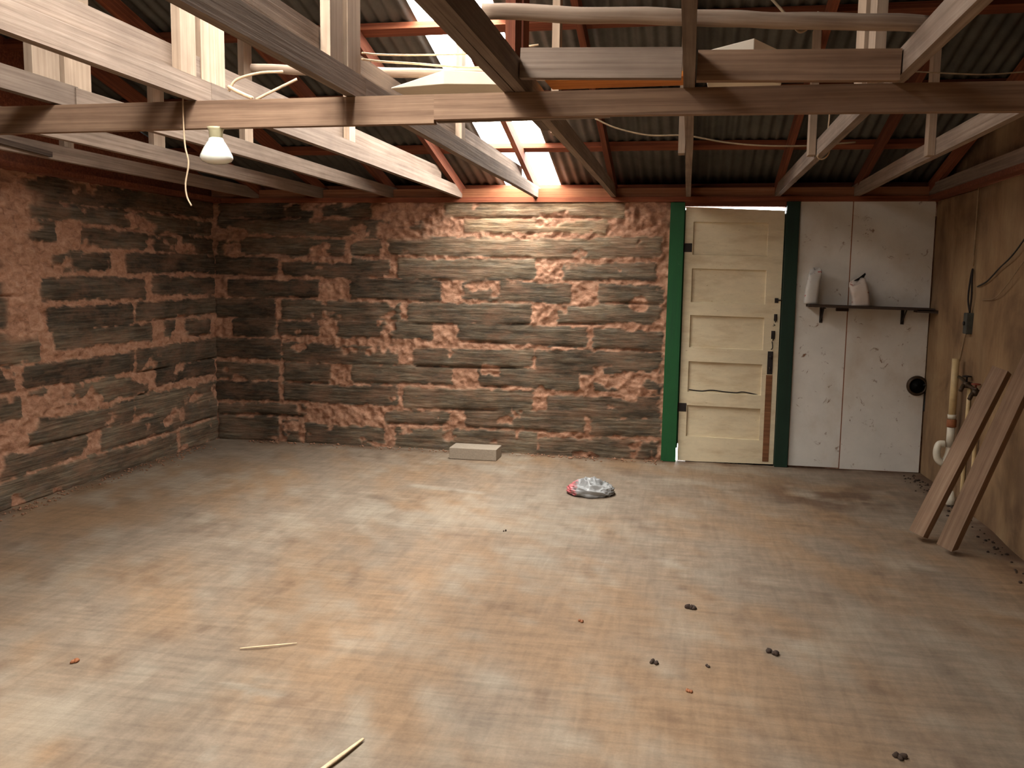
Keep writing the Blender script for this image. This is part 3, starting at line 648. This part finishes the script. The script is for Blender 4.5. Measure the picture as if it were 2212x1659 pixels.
slab('jamb', M['dkgreen'], door, [(.742, 0), (.80, 0), (.80, 2.12), (.746, 2.12)], YB-.004, YB+.16)
slab('head_jamb', M['red'], door, [(-.05, 2.097), (.745, 2.090), (.745, 2.13), (-.05, 2.13)], YB-.03, YB+.16)
slab('door_stop', M['green'], door, [(-.045, .14), (-.02, .14), (-.02, 2.07), (-.045, 2.07)], YB+.036, YB+.055)
slab('door_stop', M['green'], door, [(.722, .0), (.75, .0), (.75, 2.04), (.722, 2.04)], YB+.036, YB+.055)
slab('threshold', M['darkshelf'], door, [(.03, -.01), (.75, -.01), (.75, .012), (.03, .004)], YB-.0, YB+.15)

# ------------------------------------------------------------------ white wall panels, rusty seam, hole with pipe collar
def wpanel(x0, x1, z0, z1, lab, hole=None, rr=.0):
    bm = bmesh.new(); y0, y1 = YB-.014, YB-.002
    P = []
    for (cx, cz, a0) in ((x0, z0, 180), (x1, z0, 270), (x1, z1, 0), (x0, z1, 90)):
        r = rr if (cx == x1 and cz == z1) else .002
        sx = 1 if cx == x0 else -1; sz = 1 if cz == z0 else -1
        for k_ in range(7):
            a = math.radians(a0+15*k_); P.append((cx+sx*r+r*math.cos(a), cz+sz*r+r*math.sin(a)))
    rng = random.Random(5)
    a = [bm.verts.new((x, y0, z)) for x, z in P]
    f = bm.faces.new(a)
    bmesh.ops.triangulate(bm, faces=[f])
    r = bmesh.ops.extrude_face_region(bm, geom=list(bm.faces))
    for v in [g for g in r['geom'] if isinstance(g, bmesh.types.BMVert)]: v.co.y = y1
    bmesh.ops.recalc_face_normals(bm, faces=bm.faces)
    o = fin(bm, 'wall_panel', M['panel']); tag(o, lab, 'wall panel', 'white panels on the back wall'); return o
wpanel(.851, 1.246, .012, 2.135, 'narrow grimy white wall panel right of the green door frame')
wpanel(1.254, 1.855, .005, 2.14, 'wide grimy white wall panel in the right corner behind the shelf', rr=.03)
bm = bmesh.new(); box(bm, 1.244, 1.256, YB-.010, YB-.004, .01, 2.13)
o = fin(bm, 'seam_strip', M['rust']); tag(o, 'brown rusty seam strip between the two white panels', 'strip')
o = empty('drain_hole', (1.80, YB-.02, .70), 'dark round pipe stub poking through the wide white panel', 'pipe stub')
bm = bmesh.new(); lathe(bm, [(.060, .006), (.078, .004), (.080, -.006), (.066, -.030), (.060, -.030), (.058, -.004), (.055, .004)], (1.80, YB-.018, .70), 32, 'Y'); fin(bm, 'collar', M['brass'], o, True)
bm = bmesh.new(); lathe(bm, [(.057, -.008), (.03, -.007), (.001, -.006)], (1.80, YB-.018, .70), 24, 'Y'); fin(bm, 'black_plug', M['black'], o, True)
bm = bmesh.new(); tube(bm, [(1.845, YB-.03, .71), (1.868, YB-.028, .70), (1.872, YB-.02, .62), (1.868, YB-.02, .5)], .012); fin(bm, 'side_strap', M['black'], o, True)

# ------------------------------------------------------------------ shelf with bags
sh = empty('wall_shelf', (1.41, YB-.02, 1.31), 'dark grimy plank shelf on brackets across the white panels', 'shelf')
board('plank', (.93, YB-.125, 1.318), (1.845, YB-.125, 1.303), .20, .020, M['darkshelf'], sh)
board('plank_end', (1.72, YB-.165, 1.292), (1.876, YB-.165, 1.286), .12, .022, M['darkshelf'], sh)
for x in (1.05, 1.66):
    b = sbox('bracket', M['iron'], sh, x-.012, x+.012, YB-.022, YB-.014, 1.18, 1.305)
    sbox('bracket_arm', M['iron'], b, x-.012, x+.012, YB-.19, YB-.014, 1.296, 1.303)
    bm = bmesh.new(); tube(bm, [(x, YB-.02, 1.20), (x, YB-.15, 1.297)], .006); fin(bm, 'bracket_brace', M['iron'], b)
sbox('support_block', M['darkshelf'], sh, 1.16, 1.25, YB-.06, YB-.014, 1.275, 1.305)
def printed(name, base, inkc, thr=.62, sc_=22):
    m, N, L, P = newmat(name); v = mapped(N, L, (1, 1, 2.2), rand=False); n = noise_node(N, L, v, sc_, 3, .5)
    r = ramp(N, [(thr, (0, 0, 0, 1)), (thr+.03, (1, 1, 1, 1))]); L.new(n.outputs[0], r.inputs[0])
    L.new(mix(N, L, base, inkc, r.outputs[0]), P.inputs['Base Color']); P.inputs['Roughness'].default_value = .55; return m
def sack(name, c, w, d, h, lean, mat, lab, toplean=0, seed=1):
    bm = bmesh.new(); rings = []; n = 28; R = 16
    for i in range(R+1):
        t = i/R; z = h*t; sq = 1-.10*t-(.55 if t > .93 else 0)*(t-.93)/.07
        pin = 1-.72*max(0, (t-.55)/.45)**1.4            # depth closes towards the rolled top
        ring = []
        for j in range(n):
            a = 2*math.pi*j/n; ca, sa = math.cos(a), math.sin(a); e = .55
            x = w/2*sq*abs(ca)**e*(1 if ca > 0 else -1); y = d/2*pin*abs(sa)**e*(1 if sa > 0 else -1)
            nz = mnoise.noise(Vector((x*22, y*22+seed, z*22)))*.007*(.4+t)
            ring.append(bm.verts.new((c[0]+x+lean*t*t*h+nz, c[1]+y+nz, c[2]+z*(1 if t < .9 else 1)+(.02*math.sin(a*2+seed) if t > .9 else 0)+toplean*x*t)))
        rings.append(ring)
    for a, b in zip(rings, rings[1:]):
        for j in range(n): bm.faces.new((a[j], a[(j+1) % n], b[(j+1) % n], b[j]))
    bm.faces.new(rings[0][::-1]); bm.faces.new(rings[-1])
    o = empty(name, c, lab, 'bag'); fin(bm, 'sack_body', mat, o, True); return o
s1 = sack('paper_bag', (.955, YB-.10, 1.331), .105, .10, .265, .12, printed('white_bag_red_print', S(206, 202, 194), S(176, 70, 66), .66), 'tall pale bag at the left end of the shelf', seed=3)
s2 = sack('paper_bag', (1.325, YB-.12, 1.323), .135, .10, .19, -.20, printed('white_bag_faint_print', S(214, 200, 186), S(176, 120, 106), .64), 'crumpled white bag with folded top at the middle of the shelf', toplean=.35, seed=8)
bm = bmesh.new()
vs = [bm.verts.new(p) for p in ((1.262, YB-.135, 1.515), (1.30, YB-.14, 1.54), (1.345, YB-.13, 1.578), (1.352, YB-.12, 1.565), (1.335, YB-.115, 1.53), (1.30, YB-.115, 1.512))]
bm.faces.new(vs); bmesh.ops.solidify(bm, geom=list(bm.faces), thickness=.004); fin(bm, 'torn_flap', M['black'], s2)

# ------------------------------------------------------------------ right wall: conduit, switch box, wires, pipes, valves
sb = empty('switch_box', (XR-.02, 6.53, 1.25), 'grey utility box hanging from a looped cable on the right wall', 'electrical box')
bm = bmesh.new(); box(bm, XR-.058, XR-.008, 6.495, 6.565, 1.17, 1.31); fin(bm, 'box', M['grey'], sb, bev=.006)
bm = bmesh.new(); lathe(bm, [(.014, 0), (.014, -.008), (.008, -.010)], (XR-.058, 6.53, 1.24), 12, 'X'); fin(bm, 'knob', M['black'], sb, True)
bm = bmesh.new(); tube(bm, [(XR-.03, 6.53, 1.31), (XR-.04, 6.55, 1.40), (XR-.03, 6.57, 1.52), (XR-.02, 6.57, 1.60), (XR-.03, 6.53, 1.52), (XR-.035, 6.50, 1.42), (XR-.03, 6.53, 1.31)], .006); fin(bm, 'cable_loop', M['iron'], sb, True)
cord('wall_conduit', [(XR-.02, 6.56, 2.14), (XR-.02, 6.56, 1.9), (XR-.02, 6.565, 1.62)], .006, M['cord'], 'thin vertical cable above the utility box on the right wall', n=6)
cord('wall_conduit', [(XR-.02, 6.60, 1.2), (XR-.02, 6.66, 1.1), (XR-.02, 6.72, .97)], .005, M['cord'], 'thin cable below the utility box slanting towards the pipe', n=6)
cord('hanging_wire', [(XR-.025, 6.42, 1.485), (XR-.03, 6.22, 1.52), (XR-.03, 6.0, 1.60), (XR-.03, 5.75, 1.69), (XR-.03, 5.35, 1.90)], .005, M['black'], 'black wire curving up along the right wall', 'wires on the right wall')
cord('hanging_wire', [(XR-.025, 6.3, 1.40), (XR-.03, 6.05, 1.42), (XR-.03, 5.85, 1.50), (XR-.03, 5.55, 1.66)], .0028, M['cord'], 'thin brown wire curving below the black one on the right wall', 'wires on the right wall')
px, py = XR-.07, 6.62
pp = empty('drain_pipe', (px, py, .17), 'white plastic drain pipe with trap standing by the right wall', 'pipe')
bm = bmesh.new(); lathe(bm, [(.024, 0), (.024, .42)], (px, py, .575), 20); fin(bm, 'riser', M['pvcold'], pp, True)
bm = bmesh.new(); lathe(bm, [(.030, 0), (.032, .004), (.032, .05), (.029, .054)], (px, py, .525), 20); fin(bm, 'coupling', M['rust'], pp, True)
bm = bmesh.new(); lathe(bm, [(.027, 0), (.029, .03), (.027, .03)], (px, py, .582), 20); fin(bm, 'collar', M['pvc'], pp, True)
bm = bmesh.new(); lathe(bm, [(.026, 0), (.026, .145)], (px, py, .385), 20); fin(bm, 'tailpiece', M['pvc'], pp, True)
bm = bmesh.new(); tube(bm, [(px, py, .42), (px-.006, py, .33), (px-.04, py-.01, .275), (px-.075, py-.01, .30), (px-.085, py-.01, .35), (px-.07, py, .40), (px-.035, py, .405)], .024, 12); fin(bm, 'trap_bend', M['pvc'], pp, True)
bm = bmesh.new(); tube(bm, [(px-.01, py, .30), (px-.004, py-.01, .22), (px, py-.02, .1), (px, py-.02, .04)], .018, 10); fin(bm, 'lower_tube', M['pvcold'], pp, True)
bm = bmesh.new(); lathe(bm, [(.02, 0), (.032, .01), (.034, .05), (.026, .07), (.018, .10)], (px-.005, py-.11, .002), 18); o = fin(bm, 'pipe_cap', M['pvc'], smooth=True); tag(o, 'white plastic cap on the floor behind the leaning studs', 'pipe cap')
for i, (y, zz) in enumerate(((6.42, .83), (6.22, .80))):
    v = empty('hose_valve', (XR-.06, y, zz), ('left dark hose valve on the right wall near the pipe', 'right dark hose valve with red handle on the right wall')[i], 'valve', 'hose valves on the right wall')
    bm = bmesh.new(); tube(bm, [(XR-.0, y, zz+.01), (XR-.06, y, zz+.01), (XR-.09, y-.02, zz-.03)], .014, 10, k=4); lathe(bm, [(.02, -.02), (.022, .02)], (XR-.05, y, zz+.01), 12); fin(bm, 'valve_body', M['brass'], v, True)
    bm = bmesh.new(); lathe(bm, [(.006, 0), (.006, .03), (.028, .032), (.03, .038), (.01, .042)], (XR-.05, y, zz+.03), 14); fin(bm, 'handle', M['redh'] if i else M['iron'], v, True)
    bm = bmesh.new(); tube(bm, [(XR-.03, y, zz), (XR-.03, y, .4), (XR-.03, y, .02)], .013, 10, k=2); fin(bm, 'supply_pipe', M['pvcold'], v, True)
cord('valve_pipe', [(XR-.05, 6.60, .875), (XR-.05, 6.5, .865), (XR-.05, 6.38, .84), (XR-.05, 6.2, .835)], .011, M['brass'], 'dark horizontal water pipe joining the two hose valves', cat='pipe')

# ------------------------------------------------------------------ floor objects
UPS = (-.53, -.81, .25)
st1 = board('leaning_stud', (1.380, 5.56, .036), (1.800, 5.66, 1.010), .088, .088, M['stud'], upv=UPS, bev=.003, wob=.004, seed=4)
tag(st1, 'rough stud leaning on the right wall, the left one of two', 'lumber', 'studs leaning on the right wall')
st2 = board('leaning_stud', (1.480, 5.33, .036), (1.800, 5.16, 1.15), .088, .088, M['stud'], upv=UPS, bev=.003, wob=.004, seed=9)
tag(st2, 'rough stud leaning on the right wall, the right one of two', 'lumber', 'studs leaning on the right wall')

bm = bmesh.new(); box(bm, -1.9, -1.5, 7.20, 7.42, 0, .095)
cbk = fin(bm, 'concrete_block', M['cinder'], bev=.004); tag(cbk, 'grey solid concrete block lying at the foot of the timber wall', 'concrete block')

# crumpled plastic bag
m, N, L, P = newmat('grey_plastic_film_red_print')
v = mapped(N, L, (1, 1, 1), rand=False); sx = N.new('ShaderNodeSeparateXYZ'); L.new(v, sx.inputs[0])
g = N.new('ShaderNodeMath'); g.operation = 'MULTIPLY_ADD'; L.new(sx.outputs[0], g.inputs[0]); g.inputs[1].default_value = -5.2; g.inputs[2].default_value = -.12
n = noise_node(N, L, v, 14, 4, .6); a = N.new('ShaderNodeMath'); a.operation = 'ADD'; L.new(g.outputs[0], a.inputs[0]); L.new(n.outputs[0], a.inputs[1])
r = ramp(N, [(.82, (0, 0, 0, 1)), (.98, (1, 1, 1, 1))]); L.new(a.outputs[0], r.inputs[0])
n2 = noise_node(N, L, v, 5, 4, .6); r2 = ramp(N, [(.35, S(118, 118, 116)), (.65, S(160, 160, 158))]); L.new(n2.outputs[0], r2.inputs[0])
L.new(mix(N, L, r2.outputs[0], S(190, 104, 106), r.outputs[0]), P.inputs['Base Color']); P.inputs['Roughness'].default_value = .4
bm = bmesh.new(); bmesh.ops.create_icosphere(bm, subdivisions=6, radius=1)
for vv in bm.verts:
    p = vv.co.copy(); q = p*1.7
    rdg = 1-abs(mnoise.noise(q*1.0+Vector((3, 1, 0))))*2; rdg2 = 1-abs(mnoise.noise(q*2.6+Vector((8, 2, 5))))*2; rdg3 = 1-abs(mnoise.noise(q*6+Vector((1, 9, 5))))*2
    k_ = .62+.42*rdg+.16*rdg2+.03*rdg3
    x, y, z = p.x*.168*(.92+.12*rdg2), p.y*.16*(.92+.1*rdg), p.z*.058*k_
    if p.z < 0: z = max(z, -.022)
    vv.co = Vector((x, y, z+.028*rdg*(1-abs(p.x))*max(0, p.z)))
zmin = min(v.co.z for v in bm.verts)
bmesh.ops.translate(bm, verts=bm.verts, vec=(-.625, 6.27, -zmin+.001))
pb = fin(bm, 'plastic_bag', m, smooth=True); tag(pb, 'crumpled grey plastic bag with red print on the floor', 'plastic bag')

# slivers, crumbs and droppings on the floor
for P_, lab, r0 in (([(-1.72, 3.24, .006), (-1.62, 3.28, .012), (-1.52, 3.34, .006)], 'thin pale wood sliver on the left part of the floor', .005), ([(-1.06, 2.40, .008), (-1.02, 2.52, .014), (-.985, 2.66, .008)], 'pale wood splinter cut off by the bottom edge', .009)):
    bm = bmesh.new(); tube(bm, P_, lambda t, r0=r0: r0*(1.05-.7*abs(t-.4)), 6)
    for q in bm.verts: q.co.z = q.co.z*.6+.001
    o = fin(bm, 'wood_sliver', M['straw'], smooth=True); tag(o, lab, 'wood sliver')
def clod(bm, c, s, seed, sub=2):
    r = bmesh.ops.create_icosphere(bm, subdivisions=sub, radius=1)
    for v in r['verts']:
        f = 1+.45*mnoise.noise(v.co*1.6+Vector((seed, 0, 0)))
        v.co = Vector((v.co.x*s[0]*f, v.co.y*s[1]*f, max(-.3, v.co.z)*s[2]*f))
        v.co += Vector((c[0], c[1], c[2]+s[2]*.3))
for i, (x, y, s, lab) in enumerate(((.07, 4.14, .028, 'largest dark clump of debris, on the floor right of the middle'), (-.41, 3.85, .012, 'small brown speck of debris left of the largest clump'), (-.08, 3.48, .018, 'dark clump of debris in front of the largest one'),
        (.39, 3.69, .024, 'dark flat clump of debris on the right side of the floor'), (-2.28, 2.99, .016, 'small brown crumb near the left edge of the floor'), (.72, 2.93, .022, 'dark clump of debris close to the bottom right corner'), (.13, 3.49, .010, 'tiny crumb between two dark clumps on the floor'), (-1.02, 5.18, .010, 'tiny dark crumb in the middle of the floor'), (.06, 3.26, .016, 'scraped brown smear of dirt on the floor'))):
    bm = bmesh.new()
    for j in range(3): clod(bm, (x+(j-1)*s*.55+random.uniform(-.3, .3)*s, y+random.uniform(-.9, .9)*s, 0), (s*random.uniform(.35, .6), s*random.uniform(.5, .9), s*random.uniform(.35, .7)), i*3+j)
    o = fin(bm, 'debris_clump', M['rust'] if i in (1, 4, 8) else M['dark_clod'], smooth=True); tag(o, lab, 'debris')
rg = random.Random(12)
for nm, cnt, fn, lab in (('mud_crumbs', 260, lambda: (rg.choice((rg.uniform(XL+.3, -1.95), rg.uniform(-1.45, -.1))), YB-.03-abs(rg.gauss(0, .07)), 0), 'crumbs of dried mud along the foot of the back wall'),
                         ('mud_crumbs', 300, lambda: (XL+.04+abs(rg.gauss(0, .08)), rg.uniform(3.8, 7.2), 0), 'crumbs of dried mud along the foot of the left wall'),
                         ('mud_crumbs', 120, lambda: (XR-.05-abs(rg.gauss(0, .07)), rg.uniform(4.2, 7.5), 0), 'dark dirt along the foot of the right wall')):
    bm = bmesh.new()
    for j in range(cnt):
        c = fn(); s = rg.uniform(.003, .011)*(1.5 if rg.random() < .1 else 1); clod(bm, c, (s, s*rg.uniform(.6, 1.2), s*.7), j, 1)
    o = fin(bm, nm, M['dark_clod'] if 'right' in lab else M['clod'], smooth=True); tag(o, lab, 'dirt', kind='stuff')
